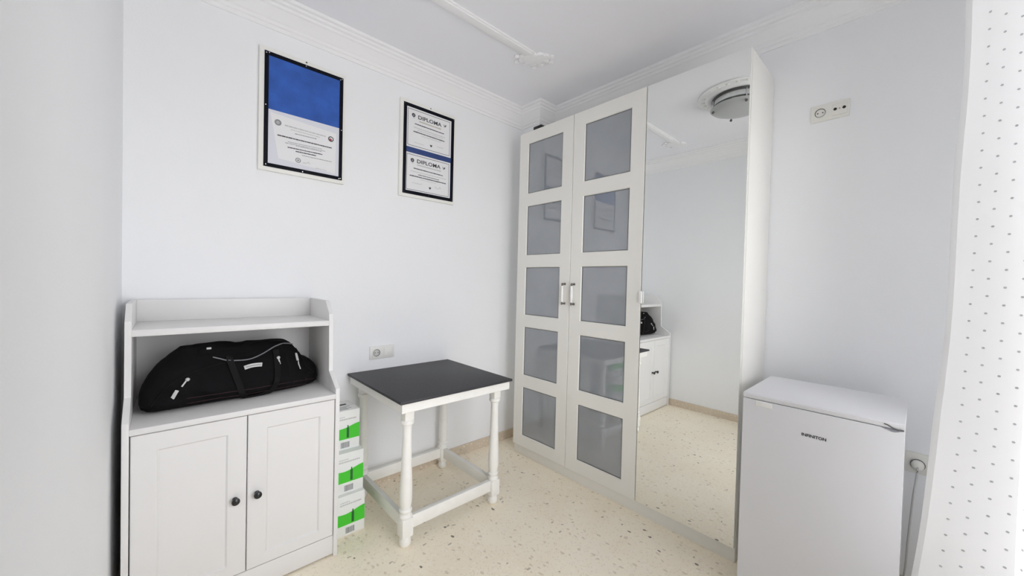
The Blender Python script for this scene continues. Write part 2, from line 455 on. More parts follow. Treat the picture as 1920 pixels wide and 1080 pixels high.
# ------------------------------------------------------------------ wardrobe
WF, WY, WTOP, WPL, DW = 2.338, -.2083, 2.3645, .0729, .5
wd = thing('wardrobe', 'tall off-white wardrobe with two paned doors and a mirror door', 'wardrobe', (WF + .19, WY - .75, 0))
BX = XR - .004; CF = WF + .021                           # carcass front
Y0, Y1 = WY, WY - 1.5
box('side_panel', (CF, Y0 - .018, 0), (BX, Y0, WTOP - .002), 'wardrobe', wd, .001)
box('side_panel', (CF, Y1, 0), (BX, Y1 + .018, WTOP - .002), 'wardrobe', wd, .001)
box('divider', (CF + .01, Y0 - 1.009, WPL), (BX - .01, Y0 - .991, WTOP - .02), 'wardrobe', wd)
box('top_panel', (CF, Y1 + .018, WTOP - .022), (BX, Y0 - .018, WTOP - .002), 'wardrobe', wd)
box('bottom_panel', (CF, Y1 + .018, WPL - .01), (BX, Y0 - .018, WPL + .01), 'wardrobe', wd)
box('back_panel', (BX - .006, Y1 + .018, WPL), (BX - .001, Y0 - .018, WTOP - .022), 'wardrobe', wd)
box('plinth', (CF - .004, Y1 + .002, 0), (CF + .014, Y0 - .002, WPL - .006), 'wardrobe', wd, .001)
for zs in (.55, .98, 1.45, 1.92):
    box('inner_shelf', (CF + .03, Y0 - .99, zs), (BX - .008, Y0 - .02, zs + .018), 'wardrobe', wd)
PT = [2.2813, 1.8301, 1.3864, .9521, .5099]; PB = [1.9166, 1.4704, 1.0365, .5961, .152]
fw = lambda u, v, d: (WF + d, u, v)
def bar_handle(parent, y, zc, L=.128):
    h = lathe('handle', [(.0045, -L / 2 + .004), (.0065, -L / 2 + .012), (.0085, -.02), (.0095, 0), (.0085, .02), (.0065, L / 2 - .012), (.0045, L / 2 - .004)], (WF - .026, y, zc), 'porcelain', parent, n=14)
    for s in (-1, 1):
        bm = bmesh.new()
        add_lathe(bm, [(.0045, -.028), (.0055, -.026), (.0040, -.010), (.0075, -.002), (.0085, .0)], (WF, y, zc + s * (L / 2)), 'x', 12)
        add_lathe(bm, [(.0062, -.010), (.0072, -.004), (.0072, .004), (.0055, .009)], (WF - .026, y, zc + s * (L / 2 - .003)), 'z', 12)
        link('ferrule', bm, 'pewter', h, smooth=40)
for k in range(2):
    ya, yb = WY - DW * k - .0015, WY - DW * (k + 1) + .0015
    l, r = WY - DW * k - .0885, WY - DW * k - .4125
    holes = [(r, l, PB[i], PT[i]) for i in range(5)]
    d = framed('door', yb, ya, WPL, WTOP, holes, fw, .019, .004, .006, 'wardrobe', wd)
    for i in range(5):
        box('pane', (WF + .0085, r + .002, PB[i] + .002), (WF + .013, l - .002, PT[i] - .002), 'frost', d)
        bm = bmesh.new()                                # dark glazing gasket
        for a, b in (((r + .0035, PB[i] + .0035), (l - .0035, PB[i] + .0075)), ((r + .0035, PT[i] - .0075), (l - .0035, PT[i] - .0035)), ((r + .0035, PB[i] + .0075), (r + .0075, PT[i] - .0075)), ((l - .0075, PB[i] + .0075), (l - .0035, PT[i] - .0075))):
            add_box(bm, (WF + .0068, a[0], a[1]), (WF + .0090, b[0], b[1]))
        link('gasket', bm, 'edge', d)
    bar_handle(d, WY - .462 if k == 0 else WY - .5385, 1.207)
md = box('mirror_door', (WF + .004, Y1 + .0015, WPL), (WF + .019, WY - 1.0015, WTOP), 'wardrobe', wd, .001)
box('mirror', (WF - .0005, Y1 + .003, WPL + .002), (WF + .004, WY - 1.0045, WTOP - .002), 'mirror', md)
hb = bmesh.new(); add_box(hb, (WF - .016, WY - 1.012, 1.176), (WF - .002, WY - .995, 1.244), .004)
link('handle', hb, 'porcelain', md, smooth=30)
ORG = Vector((0, 0, 0))

# small dark gadget lying on the wardrobe top by the pillar
g = thing('black_adapter', 'small black box on top of the wardrobe beside the pillar', 'adapter', (2.47, -.275, WTOP - .002))
z0 = WTOP - .002
box('casing', (2.445, -.315, z0), (2.50, -.235, z0 + .086), 'black', g, .006)
tube('cord', smooth_path([(2.50, -.27, z0 + .03), (2.53, -.27, z0 + .01), (2.60, -.29, z0 + .006), (2.68, -.26, z0 + .006)]), .003, 'black', g, n=8)

# ------------------------------------------------------------------ white cabinet with open niche
CL, CR, CFR, CBK = .3023, .9989, -.466, -.014
cb = thing('sideboard_cabinet', 'white sideboard cabinet with open top niche and two black-knobbed doors', 'cabinet', ((CL + CR) / 2, -.24, 0))
sidep = [(CBK, 0), (CBK, 1.164), (-.298, 1.164), (-.357, 1.103), (-.362, .834), (-.466, .770), (-.466, 0)]
for x in (CL, CR - .018):
    prism('side_panel', sidep, lambda u, v, d: (d, u, v), x, x + .018, 'cabinet', cb, .0015)
xi, xj = CL + .018, CR - .018
box('back_panel', (xi, CBK - .010, .05), (xj, CBK, 1.150), 'cabinet', cb)
box('top_rail', (xi, CBK - .020, 1.072), (xj, CBK - .010, 1.164), 'cabinet', cb, .001)
box('upper_shelf', (xi, -.355, 1.048), (xj, CBK - .010, 1.072), 'cabinet', cb, .0015)
box('worktop', (xi, -.466, .7255), (xj, CBK - .010, .747), 'cabinet', cb, .0015)
box('bottom_panel', (xi, -.44, .085), (xj, CBK - .010, .1), 'cabinet', cb)
box('plinth', (xi, -.457, .008), (xj, -.440, .093), 'cabinet', cb, .001)
box('middle_shelf', (xi, -.42, .40), (xj, CBK - .012, .418), 'cabinet', cb)
fc = lambda u, v, d: (u, -.4635 + d, v)
xc = (CL + CR) / 2
for k, (a, b, kx) in enumerate(((xi + .003, xc - .0015, .6125), (xc + .0015, xj - .003, .6845))):
    hole = (a + .067, b - .060, .143, .662) if k == 0 else (a + .064, b - .060, .143, .660)
    d = framed('door', a, b, .099, .722, [hole], fc, .018, .006, .006, 'cabinet', cb)
    box('door_panel', (hole[0] + .004, -.4575, hole[2] + .004), (hole[1] - .004, -.4500, hole[3] - .004), 'cabinet', d)
    bm = bmesh.new()
    add_lathe(bm, [(.009, 0), (.009, -.002), (.0055, -.004), (.0050, -.013), (.011, -.016), (.0140, -.021), (.0135, -.026), (.0085, -.030), (0, -.031)], (kx, -.4635, .402), 'y', 20)
    link('knob', bm, 'knob', d, smooth=40)
ORG = Vector((0, 0, 0))

# ------------------------------------------------------------------ black duffel bag in the niche
bag = thing('duffel_bag', 'slumped black nylon duffel bag lying in the cabinet niche', 'bag', (.66, -.22, .747))
Z0 = .7475
SEC = [  # x, y centre, half depth, bottom, top, top narrowing
    (.336, -.262, .030, .782, .822, .2), (.343, -.258, .062, .762, .846, .2), (.360, -.250, .090, .752, .880, .25), (.386, -.244, .103, .748, .918, .3), (.420, -.241, .110, .7475, .956, .35),
    (.454, -.238, .113, .7475, .984, .40), (.500, -.236, .113, .7475, .988, .42), (.550, -.233, .112, .7475, .990, .42), (.600, -.230, .112, .7475, .988, .42), (.660, -.226, .112, .7475, .981, .42),
    (.720, -.220, .112, .7475, .979, .42), (.770, -.214, .111, .7475, .982, .42), (.815, -.208, .109, .7475, .978, .42), (.850, -.200, .106, .7475, .960, .40), (.880, -.192, .101, .7475, .922, .36),
    (.905, -.184, .094, .748, .892, .30), (.930, -.176, .086, .749, .874, .28), (.952, -.168, .074, .751, .858, .25), (.968, -.162, .056, .756, .838, .2), (.976, -.158, .030, .772, .812, .2)]
def section(x):
    for a, b in zip(SEC, SEC[1:]):
        if a[0] <= x <= b[0]:
            t = (x - a[0]) / (b[0] - a[0]); return [a[i] + (b[i] - a[i]) * t for i in range(6)]
    return list(SEC[-1])
bm = bmesh.new(); NS = 40; rings = []
xs = []
for a, b in zip(SEC, SEC[1:]):
    n = 3 if b[0] - a[0] > .02 else 2
    xs += [a[0] + (b[0] - a[0]) * k / n for k in range(n)]
xs.append(SEC[-1][0])
for x in xs:
    _, yc, hd, zb, zt, nar = section(x)
    ring = []
    for k in range(NS):
        a = 2 * math.pi * k / NS; ca, sa = math.cos(a), math.sin(a)
        cy = math.copysign(abs(ca) ** .62, ca); cz = math.copysign(abs(sa) ** .62, sa)
        t = (cz + 1) / 2
        y = yc + hd * cy * (1 - nar * t * t) + .012 * t
        z = zb + (zt - zb) * t
        p = Vector((x, y, z))
        w = noise.noise(Vector((x * 13, y * 18, z * 16))) * .010 + noise.noise(Vector((x * 34, y * 40 + 3, z * 30))) * .0045
        crease = .006 * math.sin(z * 95 + x * 22 + 3 * noise.noise(Vector((x * 7, 2, z * 9))))
        if t > .12: p.y += (w + crease * (t < .8)) * (-1 if ca < 0 else 1); p.z += w * .7 * t
        ring.append(bm.verts.new(p))
    rings.append(ring)
for a, b in zip(rings, rings[1:]):
    for k in range(NS): bm.faces.new((a[k], a[(k + 1) % NS], b[(k + 1) % NS], b[k]))
bm.faces.new(rings[0]); bm.faces.new(rings[-1])
bmesh.ops.recalc_face_normals(bm, faces=bm.faces)
BVH = BVHTree.FromBMesh(bm)
body = link('bag_body', bm, 'bag', bag, smooth=True)
def onbag(x, z, off=.002):
    """the point of the bag's front that lies at (x, z) as seen from the room"""
    d = (Vector((x, -.36, z)) - CAM).normalized()
    loc, nrm, _, _ = BVH.ray_cast(CAM, d)
    if loc is None:
        loc, nrm, _, _ = BVH.find_nearest(Vector((x, -.30, z)))
    if nrm.y > 0 and nrm.z < .5: nrm = -nrm
    return loc + nrm * off, nrm
def ribbon(name, pts, hw, ht, m, parent, sub=6, off=.003):
    path = smooth_path([(x, 0, z) for x, z in pts], sub)
    P, N = [], []
    for q in path:
        p, n = onbag(q.x, q.z, off); P.append(p); N.append(n)
    for _ in range(2):
        P = [P[0]] + [(P[i - 1] + P[i] * 2 + P[i + 1]) / 4 for i in range(1, len(P) - 1)] + [P[-1]]
        N = [N[0]] + [(N[i - 1] + N[i] + N[i + 1]).normalized() for i in range(1, len(N) - 1)] + [N[-1]]
    return tube(name, P, 0, m, parent, n=12, flat=(hw, ht), normal=N)
ribbon('handle_strap', [(.598, .945), (.612, .90), (.630, .835), (.650, .780), (.684, .757), (.722, .758), (.748, .785), (.766, .82), (.768, .87), (.765, .925), (.762, .955)], .0120, .0025, 'strap', bag, off=.006)
ribbon('handle_strap', [(.640, .962), (.655, .99), (.70, 1.0), (.75, 1.0), (.79, .995), (.815, .975)], .010, .002, 'strap', bag, off=.002)
ribbon('top_flap', [(.505, .975), (.60, .972), (.70, .968), (.79, .975)], .016, .002, 'bag', bag, off=.003)
ribbon('zip_piping', [(.548, .951), (.585, .935), (.627, .925), (.660, .924), (.691, .932), (.725, .950), (.759, .968), (.790, .978), (.822, .974)], .0024, .0018, 'piping', bag, off=.0065)
for z in (.800, .782):
    ribbon('stitched_seam', [(.47, z), (.58, z + .002), (.66, z), (.74, z + .004), (.84, z + .007), (.92, z + .008)], .0011, .0008, 'redthread', bag, off=.0018)
ribbon('side_seam', [(.372, .79), (.42, .86), (.49, .90), (.56, .918), (.60, .925)], .0018, .0012, 'strap', bag)
ribbon('side_seam', [(.80, .93), (.815, .87), (.822, .80)], .0018, .0012, 'strap', bag)
ribbon('side_seam', [(.838, .955), (.860, .915), (.885, .865), (.93, .825)], .0024, .0015, 'strap', bag)
lp = ribbon('logo_patch', [(.650, .893), (.670, .8985), (.690, .9005), (.712, .8995)], .0085, .0018, 'pull', bag, off=.004)
ribbon('patch_print', [(.655, .8945), (.680, .8995), (.708, .8996)], .0022, .0008, 'inkgrey', lp, off=.0062)
def pull(a, b, w, knob=False):
    o = ribbon('zip_pull', [a, ((a[0] + b[0]) / 2, (a[1] + b[1]) / 2), b], w, .0022, 'pull', bag, off=.005)
    if knob:
        p, n = onbag(a[0], a[1], .006)
        bm = bmesh.new(); r = bmesh.ops.create_icosphere(bm, subdivisions=2, radius=.0075)
        for v in r['verts']: v.co = v.co + p
        link('zip_slider', bm, 'pull', o, smooth=True)
pull((.472, .875), (.455, .848), .0028, True); pull((.442, .838), (.429, .808), .0062)
pull((.772, .918), (.778, .894), .0028, True); pull((.838, .932), (.846, .897), .0060); pull((.848, .893), (.858, .862), .0022)
p0, _ = onbag(.535, .985, .004)
box('strap_buckle', (p0.x - .008, p0.y - .004, p0.z - .004), (p0.x + .008, p0.y + .004, p0.z + .004), 'pull', bag, .002)
ORG = Vector((0, 0, 0))

# ------------------------------------------------------------------ table with turned legs
TL, TR, TB, TF, TZ = 1.1898, 1.8741, -.0125, -.6857, .7214
tb = thing('side_table', 'white turned-leg table with a dark slab top', 'table', ((TL + TR) / 2, (TB + TF) / 2, 0))
box('table_top', (TL, TF, TZ - .013), (TR, TB, TZ), 'slab', tb, .002)
ins = .012
ap = bmesh.new(); a0, a1 = TZ - .058, TZ - .013
add_box(ap, (TL + ins, TF + ins, a0), (TR - ins, TF + ins + .022, a1), .001); add_box(ap, (TL + ins, TB - ins - .022, a0), (TR - ins, TB - ins, a1), .001)
add_box(ap, (TL + ins, TF + ins + .022, a0), (TL + ins + .022, TB - ins - .022, a1), .001); add_box(ap, (TR - ins - .022, TF + ins + .022, a0), (TR - ins, TB - ins - .022, a1), .001)
link('apron', ap, 'table', tb)
LI = .070
legs = [(TL + LI, TF + LI), (TR - LI, TF + LI), (TR - LI, TB - LI), (TL + LI, TB - LI)]
turn = [(.018, .182), (.0295, .180), (.0315, .174), (.0295, .167), (.0225, .163)]
for (x, y) in legs:
    bm = bmesh.new(); s = .0235
    add_box(bm, (x - s, y - s, .612), (x + s, y + s, TZ - .02), .003)
    s2 = .0290
    add_box(bm, (x - s2, y - s2, .052), (x + s2, y + s2, .142), .006)
    add_lathe(bm, [(.020, .625), (.024, .613), (.0305, .609), (.0325, .601), (.0305, .593), (.0235, .588), (.0215, .575), (.0215, .545), (.0225, .48), (.0240, .42), (.0265, .35), (.0290, .29), (.0300, .25), (.0290, .215),
                   (.0250, .195), (.0235, .188), (.0285, .185), (.0310, .178), (.0285, .170), (.0240, .166), (.0240, .160), (.0290, .156), (.0315, .149), (.0290, .141), (.018, .135)], (x, y, 0), n=24)
    add_lathe(bm, [(.014, .062), (.0185, .052), (.0200, .050), (.0265, .040), (.0290, .028), (.0275, .014), (.0210, .004), (.012, 0)], (x, y, 0), n=24)
    link('leg', bm, 'table', tb, smooth=40)
s0, s1, th = .080, .142, .013
for (a, b) in ((0, 1), (1, 2), (2, 3), (3, 0)):
    (xa, ya), (xb, yb) = legs[a], legs[b]
    if ya == yb: lo, hi = (min(xa, xb) + .0285, ya - th, s0), (max(xa, xb) - .0285, ya + th, s1)
    else: lo, hi = (xa - th, min(ya, yb) + .0285, s0), (xa + th, max(ya, yb) - .0285, s1)
    box('stretcher', lo, hi, 'table', tb, .002)
br = bmesh.new(); x, y = legs[3]
add_lathe(br, [(.004, 0), (.004, .030), (.006, .031), (.006, .036)], (x + .018, y - .01, .600), 'x', 10)
link('corner_bolt', br, 'pewter', tb, smooth=40)
ORG = Vector((0, 0, 0))

# ------------------------------------------------------------------ three cartons stacked beside the cabinet
def carton(right, front, z, h, label, w=.155, d=.165, top=False, rz=0):
    t = thing('carton', label, 'box', (right - w / 2, front + d / 2, z), 'stacked green and white cartons')
    global ORG
    ORG = Vector((0, 0, 0))                              # local coordinates; the empty turns the box
    t.rotation_euler.z = math.radians(rz)
    x0, x1, y0, y1 = -w / 2, w / 2, -d / 2, d / 2
    box('carton_body', (x0, y0, .0005), (x1, y1, h), 'carton', t, .002)
    fr = lambda u, v, dd: (x0 + u * w, y0 - .0008 + dd, v * h)
    n = 14
    def wave(u): return .56 + .05 * u + .035 * math.sin(u * 5.5 + 2.4)
    poly = [(.01, .27), (.99, .27)] + [(.99 - .98 * k / n, wave(.99 - .98 * k / n)) for k in range(n + 1)]
    prism('green_band', poly, fr, 0, .0007, 'green', t)
    sd = lambda u, v, dd: (x1 + .0008 - dd, y0 + u * d, v * h)
    prism('green_band', [(.01, .27), (.99, .27), (.99, .62), (.01, .60)], sd, 0, .0007, 'green', t)
    bt = [(.58, .30), (.655, .30), (.655, .54), (.635, .57), (.635, .62), (.60, .62), (.60, .57), (.58, .54)]
    prism('bottle_picture', bt, lambda u, v, dd: (x0 + u * w, y0 - .0014 + dd, v * h), 0, .0006, 'dkgreen', t)
    bm = bmesh.new(); u = .40; random.seed(3)            # bar code
    while u < .66:
        wd_ = random.choice((.008, .014, .02)); add_box(bm, fr(u, .055, -.0004), fr(u + wd_, .20, 0.0006)); u += wd_ + random.choice((.008, .014))
    stuff(link('bar_code', bm, 'inkgrey', t))
    bm = bmesh.new(); u = .22                            # faint header print
    while u < .86:
        wd_ = random.uniform(.03, .07); add_box(bm, fr(u, .765, -.0002), fr(min(u + wd_, .88), .80, .0006)); u += wd_ + .012
    u = .22
    while u < .5:
        wd_ = random.uniform(.03, .06); add_box(bm, fr(u, .83, -.0002), fr(u + wd_, .85, .0006)); u += wd_ + .012
    stuff(link('header_print', bm, 'inkfaint', t))
    bm = bmesh.new(); add_box(bm, (x0 + .002, -.0006, h - .0002), (x1 - .002, .0006, h + .0004))
    link('flap_seam', bm, 'inkgrey', t)
    if top:
        bm = bmesh.new(); add_box(bm, (x0 + .03, .012, h), (x1 - .035, .030, h + .0010))
        link('carry_slot', bm, 'hole', t)
        bm = bmesh.new()
        for k in range(4): add_box(bm, (x0 + .03, -.02 - k * .014, h), (x1 - .03 - .02 * (k % 2), -.015 - k * .014, h + .0008))
        stuff(link('lid_print', bm, 'inkgrey', t))
    return t
carton(1.164, -.362, 0, .2005, 'lowest of the three green and white cartons, standing on the floor')
carton(1.163, -.338, .2005, .2030, 'middle one of the three stacked green and white cartons')
carton(1.156, -.297, .4035, .1990, 'topmost green and white carton, its printed lid showing', top=True)
ORG = Vector((0, 0, 0))

# ------------------------------------------------------------------ small fridge
FX, FXB, FY0, FY1, FZ = 2.1594, 2.5874, -1.7722, -2.2337, .85
fr = thing('mini_fridge', 'small white under-counter fridge in front of the right wall', 'fridge', ((FX + FXB) / 2, (FY0 + FY1) / 2, 0))
box('cabinet_body', (FX + .048, FY1 + .002, .02), (FXB, FY0 - .002, FZ - .028), 'fridge', fr, .006)
lid = bmesh.new()
lp = [(FX + .006, FZ - .022), (FX + .001, FZ - .014), (FX, FZ - .006), (FX + .003, FZ - .001), (FX + .012, FZ), (FXB, FZ), (FXB, FZ - .027), (FX + .048, FZ - .027), (FX + .046, FZ - .018)]
a = [lid.verts.new((x, FY1, z)) for x, z in lp]; b = [lid.verts.new((x, FY0, z)) for x, z in lp]
lid.faces.new(a); lid.faces.new(b)
for k in range(len(lp)):
    j = (k + 1) % len(lp); lid.faces.new((a[k], a[j], b[j], b[k]))
link('lid', lid, 'fridge', fr, smooth=35)
# door leaf with a shallow grip scooped out of its upper edge
bm = bmesh.new(); NY = 40; th = .044
def top_z(y):
    t = (FY0 - y) / (FY0 - FY1)
    g = 0
    if .88 < t < .99: g = .010 * math.sin((t - .88) / .11 * math.pi)
    return FZ - .0235 - g
F = []; B = []; Fl = []; Bl = []
for k in range(NY + 1):
    y = FY0 + (FY1 - FY0) * k / NY
    F.append(bm.verts.new((FX + .002, y, top_z(y)))); B.append(bm.verts.new((FX + th, y, FZ - .0265)))
    Fl.append(bm.verts.new((FX + .002, y, .045))); Bl.append(bm.verts.new((FX + th, y, .045)))
for k in range(NY):
    bm.faces.new((F[k], F[k + 1], Fl[k + 1], Fl[k])); bm.faces.new((B[k], B[k + 1], Bl[k + 1], Bl[k]))
    bm.faces.new((F[k], F[k + 1], B[k + 1], B[k])); bm.faces.new((Fl[k], Fl[k + 1], Bl[k + 1], Bl[k]))
for k in (0, NY): bm.faces.new((F[k], B[k], Bl[k], Fl[k]))
door = link('fridge_door', bm, 'fridge', fr)
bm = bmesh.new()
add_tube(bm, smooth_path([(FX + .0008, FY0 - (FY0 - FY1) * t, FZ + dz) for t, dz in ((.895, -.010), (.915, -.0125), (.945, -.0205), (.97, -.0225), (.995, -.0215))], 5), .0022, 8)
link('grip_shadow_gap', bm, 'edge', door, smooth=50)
box('hinge_cover', (FX - .0006, FY0 - .100, FZ - .046), (FX + .004, FY0 - .045, FZ - .0245), 'porcelain', door, .001)
box('gasket', (FX + .044, FY1 + .006, .05), (FX + .049, FY0 - .006, FZ - .03), 'edge', fr)
tb_, mx_, tw, my_, thh = text_bm('INFINITON', .02, 0, 0, 0, 0, bold=.0008)
yL, yR, zl, hh = -1.968, -2.040, .7305, .0115
for v in tb_.verts:
    u = (v.co.x - mx_) / tw; w = (v.co.y - my_) / thh
    v.co = Vector((FX + .0012, yL + (yR - yL) * u, zl + hh * w))
link('brand_lettering', tb_, 'ink', door)
for (x, y) in ((FX + .07, FY0 - .03), (FX + .07, FY1 + .03), (FXB - .03, FY0 - .03), (FXB - .03, FY1 + .03)):
    lathe('foot', [(.016, 0), (.018, .004), (.018, .014), (.008, .016), (.008, .024)], (x, y, 0), 'black', fr, n=14)
ORG = Vector((0, 0, 0))

# ------------------------------------------------------------------ framed certificates on the back wall
def bar(bm, x0, x1, z0, z1, y0, y1): add_box(bm, (x0, y0, z0), (x1, y1, z1))
def words(bm, x0, z0, x1, z1, h, y, seed, gap=.0022, wmin=.006, wmax=.022):
    """a line of print too small to read: a run of short strokes"""
    rnd = random.Random(seed); x = x0
    while x < x1:
        w = min(rnd.uniform(wmin, wmax), x1 - x); t = (x - x0) / (x1 - x0); z = z0 + (z1 - z0) * t
        hv = h * rnd.uniform(.75, 1.0)
        add_box(bm, (x, y, z - hv / 2), (x + w, y + .0004, z + hv / 2)); x += w + gap
def pict(label, l, r, b, t, felt, wv=.0185):
    p = thing('certificate_frame', label, 'picture frame', ((l + r) / 2, -.001, b), 'framed certificates on the back wall')
    bd = box('backing_board', (l - .021, -.020, b - .019), (r + .013, -.0005, t + .021), 'board', p, .0015)
    box('felt', (l + .006, -.0208, b + .006), (r - .006, -.0201, t - .006), felt, p)
    for lo, hi in (((l, b), (r, b + wv)), ((l, t - wv), (r, t)), ((l, b + wv), (l + wv, t - wv)), ((r - wv, b + wv), (r, t - wv))):
        box('border_strip', (lo[0], -.0232, lo[1]), (hi[0], -.0202, hi[1]), 'border', p, .0006)
    return p
def screw(p, x, z, r=.0035, m='chrome', y=-.0232):
    lathe('screw', [(r, 0), (r * .9, -.0012), (0, -.0018)], (x, y, z), m, p, 'y', 10)
def ring(bm, x, z, r0, r1, y, n=20):
    a = [bm.verts.new((x + r0 * math.cos(2 * math.pi * k / n), y, z + r0 * math.sin(2 * math.pi * k / n))) for k in range(n)]
    b = [bm.verts.new((x + r1 * math.cos(2 * math.pi * k / n), y, z + r1 * math.sin(2 * math.pi * k / n))) for k in range(n)]
    for k in range(n): bm.faces.new((a[k], a[(k + 1) % n], b[(k + 1) % n], b[k]))
def blob(bm, pts, y): bm.faces.new([bm.verts.new((x, y, z)) for x, z in pts])

p1 = pict('blue framed notice board with one white certificate in its lower half', .7624, 1.1373, 1.8245, 2.3943, 'felt')
for x, z in ((.770, 2.384), (.782, 2.388), (.948, 2.387), (1.130, 2.386), (1.121, 2.380), (.769, 2.129), (1.130, 2.103), (.772, 1.835), (.938, 1.832), (1.128, 1.834), (1.120, 1.832)): screw(p1, x, z, .003)
screw(p1, .950, 2.408, .0045, 'edge', -.020)
box('paper_sheet', (.779, -.0216, 1.841), (1.120, -.0210, 2.112), 'paper2', p1)
cert = prism('certificate', [(.790, 2.098), (1.103, 2.076), (1.100, 1.853), (.826, 1.876)], lambda u, v, d: (u, d, v), -.0222, -.0218, 'paper', p1)
Yp = -.0227
bm = bmesh.new()
for i, (x0, z0, x1, z1, h) in enumerate(((.900, 2.020, 1.003, 2.021, .004), (.868, 1.970, 1.031, 1.974, .003), (.856, 1.962, 1.047, 1.966, .003), (.934, 1.916, 1.081, 1.916, .0035), (.905, 1.958, 1.03, 1.960, .0028))):
    words(bm, x0, z0, x1, z1, h, Yp, i, .0015, .004, .014)
stuff(link('small_print', bm, 'inkgrey', cert))
bm = bmesh.new()
for i, (x0, z0, x1, z1, h) in enumerate(((.821, 1.992, 1.082, 1.992, .0062), (.867, 1.942, 1.033, 1.945, .0055), (.904, 1.930, 1.002, 1.931, .0062))):
    words(bm, x0, z0, x1, z1, h, Yp, 20 + i, .0012, .006, .02)
stuff(link('bold_print', bm, 'ink', cert))
bm = bmesh.new(); words(bm, .853, 2.050, 1.049, 2.047, .007, Yp, 5, .002); words(bm, 1.00, 1.864, 1.055, 1.862, .003, Yp, 6); words(bm, .88, 2.036, 1.02, 2.034, .004, Yp, 8)
stuff(link('heading_print', bm, 'inkfaint', cert))
bm = bmesh.new(); ring(bm, .823, 2.055, .006, .0155, Yp); ring(bm, .823, 2.055, .001, .004, Yp)
link('emblem', bm, 'inkgrey', cert)
bm = bmesh.new(); ring(bm, 1.076, 2.040, .0095, .0145, Yp)
link('emblem', bm, 'ink', cert)
bm = bmesh.new(); ring(bm, 1.074, 2.036, .0005, .007, Yp)
link('emblem_centre', bm, 'inkred', cert)
bm = bmesh.new(); ring(bm, .916, 1.886, .0085, .013, Yp); ring(bm, .916, 1.886, .0005, .005, Yp)
link('stamp', bm, 'inkgrey', cert)
def scribble(parent, x, z, w, h, m='ink', seed=1, y=Yp):
    rnd = random.Random(seed)
    pts = [(x + w * k / 9, y, z + h * (rnd.random() - .3) * (1 if k % 2 else .25)) for k in range(10)]
    tube('signature', smooth_path(pts, 5), .0006, m, parent, n=5)
scribble(cert, .938, 1.880, .035, .016, 'inkgrey', 4)

p2 = pict('black bordered frame holding two diplomas, one above the other', 1.5036, 1.8800, 1.8233, 2.3949, 'felt2', .0215)
for x, z in ((1.512, 2.388), (1.873, 2.387), (1.692, 1.832), (1.872, 1.831), (1.511, 1.831)): screw(p2, x, z, .0022, 'pewter')
screw(p2, 1.695, 2.409, .0042, 'edge', -.020)
def diploma(label, l, r, b, t, lines, emb, bird, heart, tx, sig):
    c = box('diploma_sheet', (l, -.0220, b), (r, -.0214, t), 'paper', p2)
    c['label'] = label
    y = -.0225
    bm = bmesh.new(); i0, w = .0105, .0026
    L, R, Bq, Tq = l + i0, r - i0, b + i0, t - i0
    for a in ((L, Bq, R, Bq + w), (L, Tq - w, R, Tq), (L, Bq + w, L + w, Tq - w), (R - w, Bq + w, R, Tq - w)): add_box(bm, (a[0], y, a[1]), (a[2], y + .0005, a[3]))
    link('printed_border', bm, 'ink', c)
    tb_, mx_, tw, my_, thh = text_bm('DIPLOMA', .03, 0, 0, 0, 0, bold=.0006)
    for v in tb_.verts:
        u = (v.co.x - mx_) / tw; q = (v.co.y - my_) / thh
        v.co = Vector((tx[0] + (tx[1] - tx[0]) * u, y, tx[2] + (tx[3] - tx[2]) * q))
    link('title_lettering', tb_, 'ink', c)
    for nm, mm in (('bold_print', 'ink'), ('faint_print', 'inkfaint'), ('subtitle_print', 'inktan')):
        bm = bmesh.new()
        for i, (x0, z0, x1, z1, h, kind) in enumerate(lines):
            if kind == nm: words(bm, x0, z0, x1, z1, h, y, i + int(l * 100), .0012, .006, .018)
        stuff(link(nm, bm, mm, c))
    bm = bmesh.new(); ring(bm, emb[0], emb[1], .0045, .0125, y); ring(bm, emb[0], emb[1] + .001, .0005, .003, y)
    blob(bm, [(emb[0] - .004, emb[1] - .016), (emb[0] + .008, emb[1] - .016), (emb[0] + .008, emb[1] - .018), (emb[0] - .004, emb[1] - .018)], y)
    link('emblem', bm, 'ink', c)
    bx, bz = bird; bm = bmesh.new()
    blob(bm, [(bx - .011, bz + .010), (bx - .004, bz + .003), (bx, bz - .009), (bx - .004, bz - .009)], y); blob(bm, [(bx, bz - .009), (bx + .001, bz + .002), (bx + .010, bz + .009), (bx + .012, bz + .002), (bx + .005, bz - .008)], y)
    link('wing_mark', bm, 'ink', c)
    hx, hz = heart; bm = bmesh.new()
    blob(bm, [(hx, hz - .010), (hx + .0075, hz - .002), (hx + .0085, hz + .004), (hx + .004, hz + .007), (hx, hz + .004), (hx - .004, hz + .007), (hx - .0085, hz + .004), (hx - .0075, hz - .002)], y)
    link('heart_mark', bm, 'ink', c)
    for k, (sx, sz, sw, sh) in enumerate(sig): scribble(c, sx, sz, sw, sh, 'inkgrey', 11 + k, y)
diploma('upper diploma sheet', 1.521, 1.856, 2.122, 2.374,
        [(1.611, 2.298, 1.774, 2.296, .008, 'subtitle_print'), (1.580, 2.276, 1.798, 2.271, .0062, 'bold_print'), (1.574, 2.253, 1.807, 2.247, .005, 'faint_print'), (1.572, 2.226, 1.804, 2.221, .0065, 'bold_print'),
         (1.60, 2.240, 1.79, 2.236, .004, 'faint_print'), (1.628, 2.209, 1.777, 2.208, .003, 'faint_print'), (1.579, 2.157, 1.650, 2.156, .003, 'faint_print')],
        (1.571, 2.328), (1.803, 2.327), (1.701, 2.165), (1.603, 1.778, 2.312, 2.337), ((1.745, 2.168, .05, .018),))
